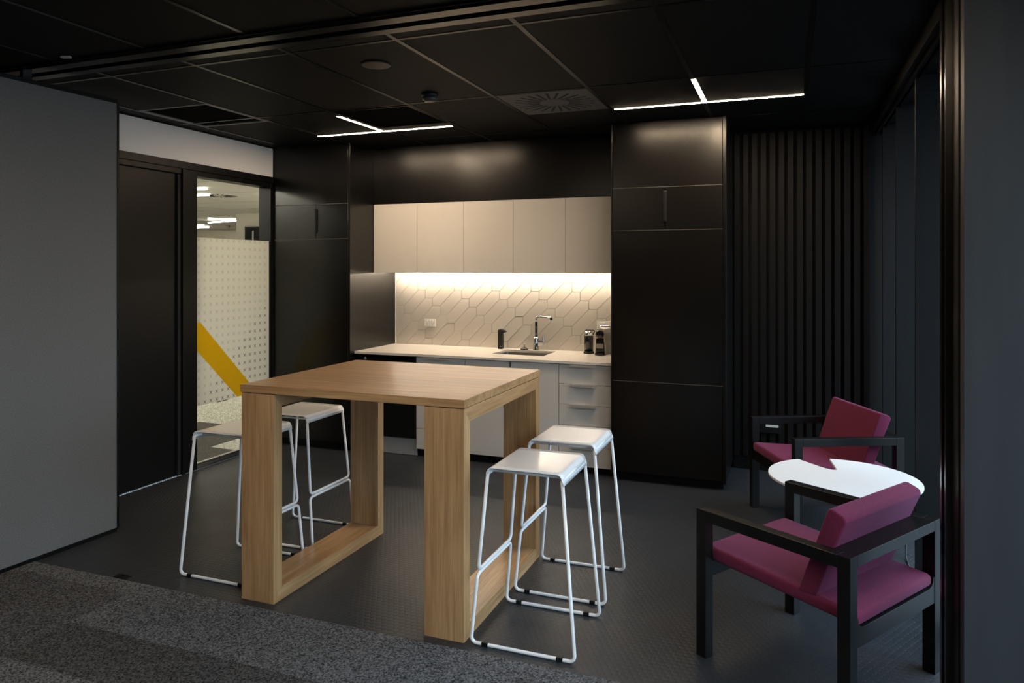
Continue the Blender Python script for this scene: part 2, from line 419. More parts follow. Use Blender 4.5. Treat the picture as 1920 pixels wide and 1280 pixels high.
# back wall behind joinery, kitchen header, slat wall
struct(MB().box(-4.5, 1.0, 6.19, 6.3, 0, H+.03).build('wall_back', M_LAM2))
struct(MB().box(XR0, XR1, YU, YU+.03, 2.188, H-.004).build('wall_back', M_LAM, bevel=.001))
b = MB(); b.box(-.41, .86, 6.11, 6.185, 0, H, 1)  # backing coloured darker than the slats, painted shade to deepen the gaps
k = 0; x = .574
while x > -.40:
    b.box(x-.042, x, 6.055, 6.11, .105, H-.03); x -= .067
b.box(-.41, .62, 6.07, 6.11, 0, .10)
struct(b.build('wall_back', [M_SLAT, M_GAP], bevel=.001))
# right side: window wall with fins
struct(MB().box(.58, .90, 2.95, 6.185, 2.625, H+.02).build('trim_3', M_LAM2))
b = MB(); b.box(.612, .625, 2.95, 6.1, 2.60, 2.625); b.box(.645, .655, 2.95, 6.1, 2.605, 2.625)
struct(b.build('trim_4', M_METALD))
w2 = bpy.data.objects.new('window_2', None); COL.objects.link(w2); struct(w2)
MB().box(.872, .880, 2.95, 6.10, .04, 2.63).build('glass_pane', M_GLASS, w2)
b = MB(); b.box(.85, .90, 2.95, 6.185, 0, .04)
for yy in (2.97, 4.36, 5.8): b.box(.86, .90, yy-.02, yy+.02, .04, 2.63)
b.build('window_frame', M_METALD, w2)
for i, yy in enumerate((3.665, 4.365, 5.115, 5.80)):
    struct(MB().box(.630, .868, yy-.018, yy+.018, 0, 2.624).build('trim_%d' % (5+i), M_FIN, bevel=.002))
# jamb of the operable wall and the timber faced pier right beside the camera
b = MB(); b.box(.500, .98, 2.90, 2.93, 0, H); b.box(.512, .98, 2.86, 2.90, 0, H, 1); b.box(.502, .98, 2.845, 2.86, 0, H)
b.box(.522, .98, 2.75, 2.845, 0, H, 1)
struct(b.build('wall_right', [M_METALD, M_LAM2]))
struct(MB().box(.527, 1.5, 2.69, 2.75, 0, H).build('wall_right', M_NEARP))
struct(MB().box(1.40, 1.5, -2.6, 2.69, 0, .25).build('wall_right', M_LAM2))
struct(MB().box(1.40, 1.5, -2.6, 2.69, 2.55, H+.03).build('wall_right', M_LAM2))
w3 = bpy.data.objects.new('window_3', None); COL.objects.link(w3); struct(w3)
MB().box(1.44, 1.448, -2.5, 2.65, .25, 2.55).build('glass_pane', M_GLASS, w3)
b = MB()
for yy in (-2.55, -1.3, 0, 1.3, 2.66): b.box(1.42, 1.47, yy-.03, yy+.03, .25, 2.55)
b.build('window_frame', M_METALD, w3)
struct(MB().box(-4.6, 1.5, -2.7, -2.6, 0, H+.03).build('wall_front', M_LAM2))

# ------------------------------------------------------------------ grey acoustic partition (operable panel)
pa = math.atan2(.034, .685)
t = thing('partition_panel', (-3.808, 3.262, 0), -pa, 'tall grey fabric-covered folding wall panel at the far left', 'partition')
MB().box(-.085, 0, -3.0, 0, .028, 2.60).build('fabric_panel', M_FABG, t)
b = MB(); b.box(-.088, .0025, -.010, .004, .02, 2.605); b.box(-.08, -.008, -3.0, -.002, 0, .028); b.box(-.08, -.004, -3.0, -.002, 2.60, 2.625)
b.build('edge_frame', M_LAM2, t)
MB().box(-.055, -.03, -.55, -.50, 2.625, 2.69).build('hanger', M_METALD, t)

# ------------------------------------------------------------------ joinery
def handle_slot(par, x, z0, z1, y=YC):
    hb = MB(); hb.box(x-.014, x+.014, y-.012, y-.002, z0, z1); hb.box(x-.008, x+.008, y-.016, y-.012, z0+.006, z1-.006)
    h = hb.build('handle', M_METALD, par, bevel=.001); return h
def tall_cabinet(x0, x1, lines, xm, hz, label, lip):
    t = thing('tall_cabinet', ((x0+x1)/2, YC, 0), 0, label, 'cabinet')
    ox = (x0+x1)/2
    def bx(a, c, y0, y1, z0, z1, name, m, bev=.0012):
        return MB().box(a-ox, c-ox, y0-YC, y1-YC, z0, z1).build(name, m, t, bevel=bev)
    bx(x0, x1, YC+.025, 6.18, .065, H-.002, 'body', M_LAM)
    bx(x0+.01, x1-.025, YC+.05, 6.1, 0, .065, 'plinth', M_LAM2)
    e = lip
    if e:
        for a, c in e: bx(a, c, YC-.006, YC+.03, .05, H-.003, 'edge_panel', M_LAM, .003)
    xa = x0 + (.012 if e and e[0][0] <= x0+.001 else 0); xb = e[-1][0]-.003 if e else x1
    z = [.068] + list(lines) + [H-.02]
    rows = list(zip(z[:-1], z[1:]))
    for i, (z0, z1) in enumerate(rows):
        if xm and i == len(rows)-2:
            for a, c in ((xa, xm-.002), (xm+.002, xb)):
                bx(a, c, YC, YC+.022, z0+.002, z1-.002, 'door', M_LAM, .0018)
        else:
            bx(xa, xb, YC, YC+.022, z0+.002, z1-.002, 'door', M_LAM, .0018)
    for a in lines:                                             # pale strips along the joints, door-edge highlights put in as colour
        bx(xa, xb, YC-.0015, YC+.024, a-.0018, a+.0018, 'joint_highlight', M_EDGE_HL, 0)
    hb = MB(); x = xm-ox; hb.box(x-.013, x+.013, -.012, .0, hz[0], hz[1]); hb.box(x-.006, x+.009, -.018, -.012, hz[0]+.006, hz[1]-.006)
    hb.build('handle', M_BLACKP if x1 < -3 else M_HND, t, bevel=.002)
    return t
tall_cabinet(-4.378, XR0, (1.861, 2.169), -3.927, (1.913, 2.126), 'tall black cupboard left of the kitchen recess, beside the glazed panel', [(-3.590, XR0)])
tall_cabinet(-1.255, -.415, (.753, 1.883, 2.203), -.850, (1.945, 2.172), 'tall black cupboard right of the kitchen recess, before the slatted wall', [(-1.255, -1.246), (-.441, -.415)])

# wall cabinets
xs_u = [XR0+.002, -3.114, -2.656, -2.192, -1.728, XR1-.002]
names_u = ['leftmost of the five white wall cabinets over the splashback', 'second from left of the five white wall cabinets', 'middle one of the five white wall cabinets', 'second from right of the five white wall cabinets', 'rightmost of the five white wall cabinets, in the dimmest light']
for i in range(5):
    a, c = xs_u[i], xs_u[i+1]
    t = thing('wall_cabinet', ((a+c)/2, YU, 1.565), 0, names_u[i], 'cabinet', 'white wall cabinets')
    hw = (c-a)/2
    MB().box(-hw, hw, .022, YB-YU-.004, .018, .62).build('body', M_CAB, t)
    MB().box(-hw+.0015, hw-.0015, 0, .020, -.003, .619).build('door', M_CAB, t, bevel=.001)
# LED strip
t = thing('led_strip', ((XR0+XR1)/2, 6.09, 1.573), 0, 'warm LED strip glowing under the white wall cabinets', 'light')
hw = (XR1-XR0)/2-.02
MB().box(-hw, hw, -.008, .008, 0, .0095).build('channel', M_STEEL, t)
MB().box(-hw, hw, -.006, .006, -.002, 0).build('diffuser', M_LED, t)

# splashback: long hexagon relief tiles, cut to the opening
def splashback():
    bm = bmesh.new(); a = .0765; L = 2*a; X0, X1, Z0, Z1 = XR0+.006, XR1-.004, .8735, 1.5645
    rnd = random.Random(3)
    for i in range(-24, 36):
        for j in range(-40, 40):
            ox = XR0 + .02 + i*(a+L) - j*a; oz = 1.24 + i*L + j*a
            if ox > X1+.02 or ox+a+L < X0-.02 or oz > Z1+.02 or oz+L+a < Z0-.02: continue
            P = [(0, 0), (a, 0), (a+L, L), (a+L, L+a), (L, L+a), (0, a)]
            cx, cz = (a+L)/2, (L+a)/2; tx, tz = rnd.uniform(-.012, .012), rnd.uniform(-.016, .016)
            def V(p, k, y):
                x, z = cx+(p[0]-cx)*k, cz+(p[1]-cz)*k
                return bm.verts.new((ox+x, y - (x-cx)*tx - (z-cz)*tz - .0, oz+z))
            base = [V(p, .994, YB-.0040) for p in P]; top = [V(p, .970, YB-.0076) for p in P]
            bm.faces.new(top)
            for k in range(6): bm.faces.new((base[k], base[(k+1) % 6], top[(k+1) % 6], top[k]))
    for co, no in (((X0, 0, 0), (-1, 0, 0)), ((X1, 0, 0), (1, 0, 0)), ((0, 0, Z0), (0, 0, -1)), ((0, 0, Z1), (0, 0, 1))):
        bmesh.ops.bisect_plane(bm, geom=bm.verts[:]+bm.edges[:]+bm.faces[:], plane_co=co, plane_no=no, clear_outer=True)
    bmesh.ops.recalc_face_normals(bm, faces=bm.faces)
    ret = bmesh.ops.create_cube(bm, size=1, matrix=Matrix.Translation(((X0+X1)/2, YB+.003, (Z0+Z1)/2)) @ Matrix.Diagonal((X1-X0, .012, Z1-Z0, 1)))
    me = bpy.data.meshes.new('splashback'); bm.to_mesh(me); bm.free(); me.materials.append(M_TILEW)
    o = bpy.data.objects.new('splashback', me); COL.objects.link(o); return o
sb = splashback()
# tiles must face the room
for p in sb.data.polygons:
    pass
tag(sb, 'cream splashback of long hexagonal relief tiles behind the worktop', 'splashback')
MB().box(XR0+.001, XR0+.006, YB-.012, YB, .8735, 1.5645).build('edge_trim', M_WPLA, sb)

# worktop with a cut-out for the sink
WZ = .873; WX0, WX1, WY0, WY1 = XR0+.002, XR1-.003, 5.454, 6.166
SX0, SX1, SY0, SY1 = -2.365, -1.90, 5.71, 6.055
b = MB()
ox_, iy = [WX0, SX0, SX1, WX1], [WY0, SY0, SY1, WY1]
vv = [(x, y, z) for z in (WZ-.020, WZ) for y in iy for x in ox_]
fs = []
for j in range(3):
    for i in range(3):
        if i == 1 and j == 1: continue
        q = (j*4+i, j*4+i+1, (j+1)*4+i+1, (j+1)*4+i); fs.append(tuple(16+k for k in q)); fs.append(q[::-1])
for i in range(3):
    fs.append((i, i+1, 16+i+1, 16+i)); fs.append((12+i+1, 12+i, 28+i, 28+i+1))
    fs.append((4*(i+1), 4*i, 16+4*i, 16+4*(i+1))); fs.append((4*i+3, 4*(i+1)+3, 16+4*(i+1)+3, 16+4*i+3))
fs += [(5, 21, 22, 6), (10, 26, 25, 9), (9, 25, 21, 5), (6, 22, 26, 10)]
b.add(vv, fs); wt = b.build('worktop', M_STONE); tag(wt, 'thin white stone worktop running the width of the kitchen recess', 'worktop')
# sink
t = thing('sink', ((SX0+SX1)/2, (SY0+SY1)/2, WZ-.21), 0, 'rectangular stainless steel sink set under the white worktop', 'sink')
hx, hy = (SX1-SX0)/2, (SY1-SY0)/2; b = MB()
def ring(x, y, r, z, n=6):
    out = []
    for cx, cyy, a0 in ((x-r, y-r, 0), (-x+r, y-r, PI/2), (-x+r, -y+r, PI), (x-r, -y+r, 1.5*PI)):
        for k in range(n+1): a = a0+k/n*PI/2; out.append((cx+r*math.cos(a), cyy+r*math.sin(a), z))
    return out
R = [ring(hx+.015, hy+.015, .02, .1895), ring(hx, hy, .02, .1895), ring(hx-.004, hy-.004, .03, .03), ring(hx-.03, hy-.03, .03, .002)]
n = len(R[0]); vs_ = [p for r in R for p in r]; fs = [(i*n+k, i*n+(k+1) % n, (i+1)*n+(k+1) % n, (i+1)*n+k) for i in range(3) for k in range(n)] + [tuple(3*n+k for k in range(n))]
b.add(vs_, fs); b.build('basin', M_STEEL, t)
MB().lathe([(.042, .003), (.042, .006), (.03, .006), (.028, .004)], n=24).build('drain', M_BLACKP, t)

# base units
DF = 5.475; DB = 6.15
def bar_handle(par, x0, x1, z):      # lip pull at the top of a front
    b = MB(); b.box(x0, x1, -.030, .012, z+.0008, z+.0028); b.box(x0, x1, -.030, -.0275, z-.014, z+.0028)
    return b.build('handle', M_PULL, par, bevel=.0006)
# dishwasher
a, c = XR0+.004, -2.965
t = thing('dishwasher', ((a+c)/2, DF, 0), 0, 'black dishwasher under the left end of the white worktop', 'dishwasher'); hw = (c-a)/2
MB().box(-hw+.004, hw-.004, .03, DB-DF, .03, .848).build('body', M_BLACKP, t)
MB().box(-hw+.02, hw-.003, -.004, .03, .150, .700).build('door', M_BLACKG, t, bevel=.003)
cp = MB().box(-hw+.02, hw-.003, -.006, .03, .705, .846).build('control_panel', M_BLACKG, t, bevel=.003)
MB().box(-hw+.12, hw-.20, -.010, -.005, .79, .838).build('display_strip', M_METALD, cp)
b = MB(); b.lathe([(.010, -.012), (.013, -.006), (.013, 0)], c=(-hw+.10, -.006, .812), axis=1, n=16); b.build('button', M_STEEL, cp)
MB().box(-hw+.10, hw-.16, -.034, -.004, .655, .672).build('handle', M_STEEL, t, bevel=.003)
MB().box(-hw+.02, hw, .012, .03, .004, .142).build('kickplate', M_GREYP, t)
# cupboard with two drawers
a, c = -2.963, -2.508
t = thing('drawer_cabinet', ((a+c)/2, DF, 0), 0, 'white base cabinet beside the dishwasher, two drawer fronts', 'cabinet'); hw = (c-a)/2
MB().box(-hw, hw, .022, DB-DF, .065, .850).build('body', M_CAB, t)
d1 = MB().box(-hw+.0015, hw-.0015, 0, .020, .242, .846).build('drawer', M_CAB, t, bevel=.001); bar_handle(d1, -hw+.12, hw-.14, .846)
MB().box(-hw+.0015, hw-.0015, 0, .020, .066, .238).build('drawer', M_CAB, t, bevel=.001)
# sink cupboard
a, c = -2.506, -1.695; m_ = -2.103
t = thing('sink_cabinet', ((a+c)/2, DF, 0), 0, 'white two-door base cabinet below the sink', 'cabinet'); o_ = (a+c)/2
b = MB(); b.box(a-o_, c-o_, .022, DB-DF, .065, .60); b.box(a-o_, a-o_+.016, .022, DB-DF, .60, .850); b.box(c-o_-.016, c-o_, .022, DB-DF, .60, .850)
b.build('body', M_CAB, t)
MB().box(a-o_+.0015, m_-o_-.0015, 0, .020, .066, .846).build('door', M_CAB, t, bevel=.001)
MB().box(m_-o_+.0015, c-o_-.0015, 0, .020, .066, .846).build('door', M_CAB, t, bevel=.001)
MB().box(m_-o_-.005, m_-o_+.003, -.006, .0, .80, .842).build('finger_pull', M_METALD, t)
# five drawer unit
a, c = -1.693, XR1-.004
t = thing('drawer_unit', ((a+c)/2, DF, 0), 0, 'white unit of five shallow drawers beside the tall right cupboard', 'cabinet'); hw = (c-a)/2
MB().box(-hw, hw, .022, DB-DF, .05, .850).build('body', M_CAB, t)
zt = .847
for k in range(5):
    zb = .692 - k*.1605 if k < 4 else .052
    d = MB().box(-hw+.0015, hw-.0015, 0, .020, zb+.0015, zt-.0015).build('drawer', M_CAB, t, bevel=.001)
    bar_handle(d, -hw+.10, hw-.13, zt-.0015-.001); zt = zb
struct(MB().box(-2.96, XR1-.002, DF+.05, DF+.065, 0, .064).build('baseboard_kitchen', M_LAM2))

# ------------------------------------------------------------------ worktop things
def outlet(x, z, y, label, buttons=3):
    t = thing('wall_socket', (x, y, z), 0, label, 'socket')
    MB().box(-.060, .060, -.010, 0, -.036, .036).build('plate', M_WPLA, t, bevel=.003)
    for k in range(buttons):
        MB().lathe([(.007, -.006), (.009, -.001), (.009, 0)], c=(-.028+.028*k, -.010, .020), axis=1, n=14).build('switch', M_WPLA, t)
    for s_ in (-1, 1):
        b = MB()
        for q in (-1, 1): b.prism([(s_*.028+q*.006-.0012, -.014), (s_*.028+q*.006+.0012, -.014), (s_*.028+q*.006+.0012+q*.002, -.004), (s_*.028+q*.006-.0012+q*.002, -.004)], -.0106, -.0098, 1)
        b.box(s_*.028-.0012, s_*.028+.0012, -.0106, -.0098, -.026, -.018)
        b.build('socket_slots', M_GAP, t)
    return t
outlet(-3.185, 1.084, YB-.011, 'white double power socket low on the left of the splashback')
outlet(-1.500, 1.105, YB-.011, 'white power socket on the splashback above the coffee machine', 2)

# kitchen tap
TX, TY = -2.095, 6.095
t = thing('kitchen_tap', (TX, TY, WZ), 0, 'tall chrome and black mixer tap with angular spout behind the sink', 'tap')
MB().lathe([(.032, 0), (.032, .006), (.027, .010), (.026, .10), (.024, .115), (.015, .120)], n=32).build('body', M_CHROME, t)
MB().lathe([(.0125, .118), (.0125, .245), (.0115, .250)], n=24).build('riser', M_BLACKG, t)
sp_ = fillet([(0, 0, .245), (0, 0, .300), (.150, -.018, .292)], .035, 8)
MB().tube(sp_, .0095, 14).build('spout', M_CHROME, t)
MB().lathe([(.012, -.018), (.012, 0), (.0105, .006)], c=(.146, -.018, .290), n=18).build('nozzle', M_BLACKP, t)
b = MB(); b.prism([(.016, .034), (.060, .042), (.076, .075), (.070, .132), (.060, .134), (.048, .090), (.016, .084)], -.014, .014, 1)
b.build('lever', M_CHROME, t, bevel=.003)
# soap dispenser
t = thing('soap_dispenser', (-2.432, 6.085, WZ), 0, 'slim black upright sensor soap dispenser left of the tap', 'dispenser')
MB().box(-.021, .021, -.024, .024, 0, .158).build('body', M_BLACKP, t, bevel=.006)
b = MB(); b.prism([(-.021, .150), (-.021, .172), (.0, .178), (.040, .168), (.052, .158), (.046, .148), (.022, .142)], -.022, .022, 1)
b.build('head', M_BLACKP, t, bevel=.004)
MB().box(.002, .014, -.0252, -.0240, .022, .028).build('badge', M_STEEL, t)
# sink strainer knob
t = thing('filter_button', (-2.21, 6.10, WZ), 0, 'small low black and chrome control knob beside the tap', 'knob')
MB().lathe([(.034, 0), (.036, .004), (.022, .016), (.010, .022)], n=24).build('base', M_BLACKG, t)
MB().lathe([(.006, .020), (.006, .044), (.004, .046)], n=12).build('stem', M_CHROME, t)
# milk frother
t = thing('milk_frother', (-1.597, 6.03, WZ), 0, 'black cylindrical milk frother with clear lid left of the coffee machine', 'frother')
MB().lathe([(.046, 0), (.046, .014), (.040, .018)], n=32).build('base', M_BLACKP, t)
MB().lathe([(.038, .016), (.0385, .150), (.037, .152)], n=32).build('jug', M_BLACKG, t)
MB().lathe([(.037, .152), (.038, .158), (.036, .188), (.030, .190)], n=32).build('lid', M_CHROME, t)
MB().tube(fillet([(.038, .0, .160), (.052, 0, .195), (.036, 0, .198), (-.030, 0, .198)], .008, 4), .0045, 8).build('lid_handle', M_BLACKP, t)
# pod coffee machine
t = thing('coffee_machine', (-1.478, 5.945, WZ), 0, 'compact black and cream pod coffee machine at the right end of the worktop', 'coffee machine')
side = [(-.052, 0), (.052, 0), (.052, .03), (.044, .13), (.046, .18), (.036, .215), (0, .228), (-.036, .215), (-.046, .18), (-.044, .13)]
b = MB(); b.prism([(x*1.0, z) for x, z in side], .004, .19, 1); b.build('housing', M_CREAM, t, bevel=.004)
b = MB(); b.prism([(-.040, .002), (.040, .002), (.032, .14), (-.032, .14)], -.006, .006, 1); b.build('front_panel', M_BLACKG, t, bevel=.002)
MB().lathe([(.035, 0), (.035, -.030), (.031, -.038), (.010, -.040)], c=(0, .006, .176), axis=1, n=32).build('brew_head', M_BLACKG, t)
MB().box(-.030, .030, -.065, -.004, .006, .022).build('drip_tray', M_BLACKG, t, bevel=.003)
MB().box(-.030, .030, -.0085, -.006, .056, .096).build('cup_grid', M_STEEL, t, bevel=.004)
MB().tube(fillet([(-.02, .02, .226), (.01, .02, .244), (.07, .05, .240), (.08, .10, .222)], .02, 5), .010, 10, flat=.5).build('lever', M_CHROME, t)

# ------------------------------------------------------------------ oak bar table
TX0, TX1, TY0, TY1, TH = -2.484, -1.290, 2.812, 3.821, 1.038
cxT, cyT = (TX0+TX1)/2, (TY0+TY1)/2
t = thing('bar_table', (cxT, cyT, 0), 0, 'high oak bar table on two wide rectangular loop frames', 'table')
hx, hy = (TX1-TX0)/2, (TY1-TY0)/2; th = .036; fw = .195; ft = .062; ftop = TH-th-.004; ins = .004
MB().box(-hx, hx, -hy, hy, TH-th, TH).build('tabletop', OAKX, t, bevel=.0012)
MB().box(-hx+.02, hx-.02, -hy+.02, hy-.02, ftop-.0005, TH-th).build('shadow_joint', M_GAP, t)
for s_ in (-1, 1):
    xa, xb = (-hx+ins, -hx+fw) if s_ < 0 else (hx-fw, hx-ins)
    for q in (-1, 1):
        yo = q*(hy-ins); yi = q*(hy-ft-ins)
        MB().prism([(yo, 0), (yo, ftop), (yi, ftop-ft), (yi, ft)], xa, xb, 0).build('leg', OAKZ, t, bevel=.0008)
    yo = hy-ins; yi = hy-ft-ins
    MB().prism([(-yo, 0), (yo, 0), (yi, ft), (-yi, ft)], xa, xb, 0).build('bottom_rail', OAKY, t, bevel=.0008)
    MB().prism([(-yo, ftop), (yo, ftop), (yi, ftop-ft), (-yi, ftop-ft)], xa, xb, 0).build('top_rail', OAKY, t, bevel=.0008)

# ------------------------------------------------------------------ wire bar stools
def make_stool(label):
    t = thing('bar_stool', (0, 0, 0), 0, label, 'stool', 'white wire bar stools')
    r = .0078; SZ = .752; SX = .166; SY = .185; BX = .230; BY = .208; zf = .312
    # seat: thin sheet folded down over both side rods
    prof = [(-SX-.006, SZ-.040), (-SX-.004, SZ-.020)]
    for k in range(6): a = PI - k/5*PI/2; prof.append((-SX+.022+.024*math.cos(a), SZ-.024+.024*math.sin(a)))
    for k in range(6): a = PI/2 - k/5*PI/2; prof.append((SX-.022+.024*math.cos(a), SZ-.024+.024*math.sin(a)))
    prof += [(SX+.006, SZ-.030), (SX+.010, SZ-.048)]
    inn = []
    for i, p in enumerate(prof):
        a = prof[max(i-1, 0)]; c = prof[min(i+1, len(prof)-1)]; dx, dz = c[0]-a[0], c[1]-a[1]; L_ = math.hypot(dx, dz)
        inn.append((p[0]+dz/L_*.0035, p[1]-dx/L_*.0035))
    n = len(prof); v = []; NY = 10
    for sgn, P in ((1, prof), (0, inn)):
        for j in range(NY+1):
            y = -SY + 2*SY*j/NY
            for p in P:
                dip = -.006*(1-(abs(p[0])/SX)**2)*(1-(y/SY)**2) if abs(p[0]) < SX else 0
                v.append((p[0], y, p[1]+dip))
    f = []; o = (NY+1)*n
    for j in range(NY):
        for i in range(n-1):
            f.append((j*n+i, j*n+i+1, (j+1)*n+i+1, (j+1)*n+i)); f.append((o+j*n+i+1, o+j*n+i, o+(j+1)*n+i, o+(j+1)*n+i+1))
        f.append((j*n, (j+1)*n, o+(j+1)*n, o+j*n)); f.append((j*n+n-1, o+j*n+n-1, o+(j+1)*n+n-1, (j+1)*n+n-1))
    for i in range(n-1):
        f.append((i+1, i, o+i, o+i+1)); e = NY*n; f.append((e+i, e+i+1, o+e+i+1, o+e+i))
    MB().add(v, f, True).build('seat', M_POW, t)
    st = SZ-.028
    def at(z, y0, y1):           # point on the table-side leg line
        k = z/st; return (-BX+(BX-SX)*k, y0+(y1-y0)*k, z)
    # lower loop: floor runners and outer legs, joined under the footrest
    pts = [(SX, -SY+.01, st), (BX, -BY, r), (-BX, -BY, r), at(zf-.017, -BY, -SY+.0), at(zf-.017, BY, SY-.0), (-BX, BY, r), (BX, BY, r), (SX, SY-.01, st)]
    MB().tube(fillet(pts, .024, 6), r, 12).build('leg_frame', M_POW, t)
    top = [(-SX, -SY+.01, st), at(zf, -BY+.006, -SY+.004), at(zf, BY-.006, SY-.004), (-SX, SY-.01, st)]
    MB().tube(fillet(top, .024, 6), r, 12).build('footrest_frame', M_POW, t)
    b = MB(); b.tube([(-SX, -SY+.012, st), (-SX, SY-.012, st)], r*.9, 10); b.tube([(SX, -SY+.012, st), (SX, SY-.012, st)], r*.9, 10)
    for s_ in (-1, 1): b.tube([(-SX, s_*(SY-.06), st), (SX, s_*(SY-.06), st)], r*.7, 8)
    b.build('seat_support', M_POW, t)
    for s_ in (-1, 1):
        for q in (-1, 1):
            MB().box(s_*(BX-.065)-.014, s_*(BX-.065)+.014, q*BY-.010, q*BY+.010, 0, .0185).build('foot_glide', M_BLACKP, t, bevel=.003)
    return t
stool = make_stool('white wire bar stool closest to the camera, at the table right front')
spots = [(-1.036, 3.034, 0, None),
         (-1.038, 3.572, 0, 'white wire bar stool behind the closest one, nearer the drawers'),
         (-2.738, 3.125, PI, 'white wire bar stool at far left, half behind the front oak leg'),
         (-2.748, 3.640, PI, 'white wire bar stool seen through the left oak frame')]
for i, (x, y, a, lb) in enumerate(spots):
    o = stool if i == 0 else copy_tree(stool)
    o.location = (x, y, 0.0); o.rotation_euler = (0, 0, a)
    if lb: o['label'] = lb

# ------------------------------------------------------------------ plum armchairs
W_, D_ = .68, .66
def rounded_slab(prof2d, u0, u1, r=.018):
    """prof2d in (v,z), extruded across the chair"""
    return MB().prism(prof2d, u0, u1, 0)
def make_chair(label):
    t = thing('armchair', (0, 0, 0), 0, label, 'armchair', 'plum armchairs')
    AT = .606; ah = .045; lw = .048
    for u0 in (0, W_-lw):
        MB().box(u0, u0+lw, 0, lw, 0, AT).build('leg', M_CHB, t, bevel=.0015)
        MB().box(u0, u0+lw, D_-lw, D_, 0, AT-.0).build('leg', M_CHB, t, bevel=.0015)
        MB().box(u0, u0+lw, lw, D_-lw, AT-ah, AT).build('armrest', M_CHB, t, bevel=.0015)
    MB().box(lw, W_-lw, D_-.088, D_, AT-.040, AT).build('back_rail', M_CHB, t, bevel=.0015)
    MB().box(lw, W_-lw, .006, .040, .325, .386).build('front_rail', M_CHB, t, bevel=.001)
    nt_ = [(lw, .282), (W_-lw, .282), (W_-lw, .385), (W_-lw-.006, .385)]
    for k in range(6): a = k/5*PI/2; nt_.append((W_-lw-.010-.036*math.sin(a)*1.0, .385-.0-.038*(1-math.cos(a))-.0 if False else .385-.038*math.sin(a)))
    nt_ = [(lw, .282), (W_-lw, .282), (W_-lw, .385), (W_-lw-.008, .385), (W_-lw-.012, .366), (W_-lw-.024, .353), (W_-lw-.042, .347),
           (lw+.042, .347), (lw+.024, .353), (lw+.012, .366), (lw+.008, .385), (lw, .385)]
    MB().prism(nt_, D_-.036, D_-.002, 1).build('rear_rail', M_CHB, t, bevel=.001)
    # seat cushion, a sloped slab with soft edges
    def cushion(name, corners, u0, u1, bev):
        b = MB().prism(corners, u0, u1, 0); o = b.build(name, M_PLUM, t, bevel=bev, seg=4)
        for p in o.data.polygons: p.use_smooth = True
        o.modifiers['bevel'].harden_normals = False
        return o
    cushion('seat_cushion', [(-.002, .386), (-.002, .446), (.654, .398), (.654, .349)], lw+.008, W_-lw-.008, .018)
    cushion('back_cushion', [(.425, .400), (.500, .405), (.568, .595), (.615, .705), (.606, .722), (.560, .740), (.545, .735)], lw+.008, W_-lw-.008, .012)
    return t
def place_chair(o, A, fwd_back):
    # local x = width, local y = depth (front to back)
    vb = Vector(fwd_back).normalized(); ang = math.atan2(vb.y, vb.x) - PI/2
    o.location = (A[0], A[1], 0); o.rotation_euler = (0, 0, ang)
ch = make_chair('plum armchair nearest the camera, its back turned to us')
# near chair: width axis runs from the left front leg into the room depth -> mirror check
dv = Vector((.84, -.54)).normalized(); wv = Vector((.35, .585)).normalized()
place_chair(ch, (.010, 3.655), dv)
ch2 = copy_tree(ch); ch2['label'] = 'plum armchair facing us beyond the white round table'
dv2 = Vector((.604, .273)).normalized()
# its origin is the corner where local x points from the near front leg to the far front leg
place_chair(ch2, (-.245, 5.140), dv2)

# ------------------------------------------------------------------ white side table with a notch
CT = Vector((.2575, 4.0060))
t = thing('side_table', (CT.x, CT.y, 0), 0, 'low round white side table with a cut-in notch, between the armchairs', 'side table')
R0 = .356; zt = .55; out = []
NP = [Vector(p)-CT for p in ((.0505, 4.2955), (.105, 4.232), (.155, 4.175), (.185, 4.146), (.212, 4.130), (.238, 4.136), (.212, 4.358))]
a_left = math.atan2(NP[0].y, NP[0].x); a_right = math.atan2(NP[-1].y, NP[-1].x); k = 72
span = 2*PI - (a_left - a_right)
for i in range(k+1):
    a = a_left + span*i/k; out.append((R0*math.cos(a), R0*math.sin(a)))
for p in reversed(NP[1:-1]): out.append((p.x, p.y))
MB().prism(out, zt-.012, zt, 2).build('tabletop', M_TTOP, t, bevel=.002)
MB().lathe([(.019, .012), (.019, zt-.018)], n=24).build('column', M_GREYP, t)
MB().lathe([(.20, 0), (.20, .006), (.19, .010), (.03, .014)], n=48).build('base', M_GREYP, t)
MB().lathe([(.07, zt-.018), (.07, zt-.012)], n=24).build('mounting_plate', M_GREYP, t)

# ------------------------------------------------------------------ small things
b = MB(); b.tube(fillet([(.628, 4.68, .30), (.622, 4.62, .12), (.605, 4.50, .006), (.60, 4.20, .006), (.56, 3.95, .006)], .06, 6), .004, 8)
tag(b.build('floor_cable', M_BLACKP), 'black cable trailing down to the floor behind the near armchair', 'cable')
t = thing('power_outlet', (-.170, 6.055, .36), 0, 'black power outlet with small white labels low on the slatted wall', 'outlet')
MB().box(-.105, .115, -.022, 0, -.055, .030).build('housing', M_BLACKP, t, bevel=.003)
MB().box(-.080, -.062, -.0235, -.022, -.004, .012).build('label_strip', M_WPLA, t)
MB().box(.004, .098, -.0235, -.022, -.006, .012).build('label_strip', M_WPLA, t)
t = thing('floor_socket', (-3.228, 2.792, 0), 0, 'small black floor fitting at the carpet edge near the partition', 'floor fitting')
MB().box(-.045, .045, -.018, .018, 0, .004).build('cover', M_BLACKG, t, bevel=.001)
MB().lathe([(.014, .004), (.014, .006), (.009, .006), (.009, .004)], n=20).build('ring', M_METALD, t)

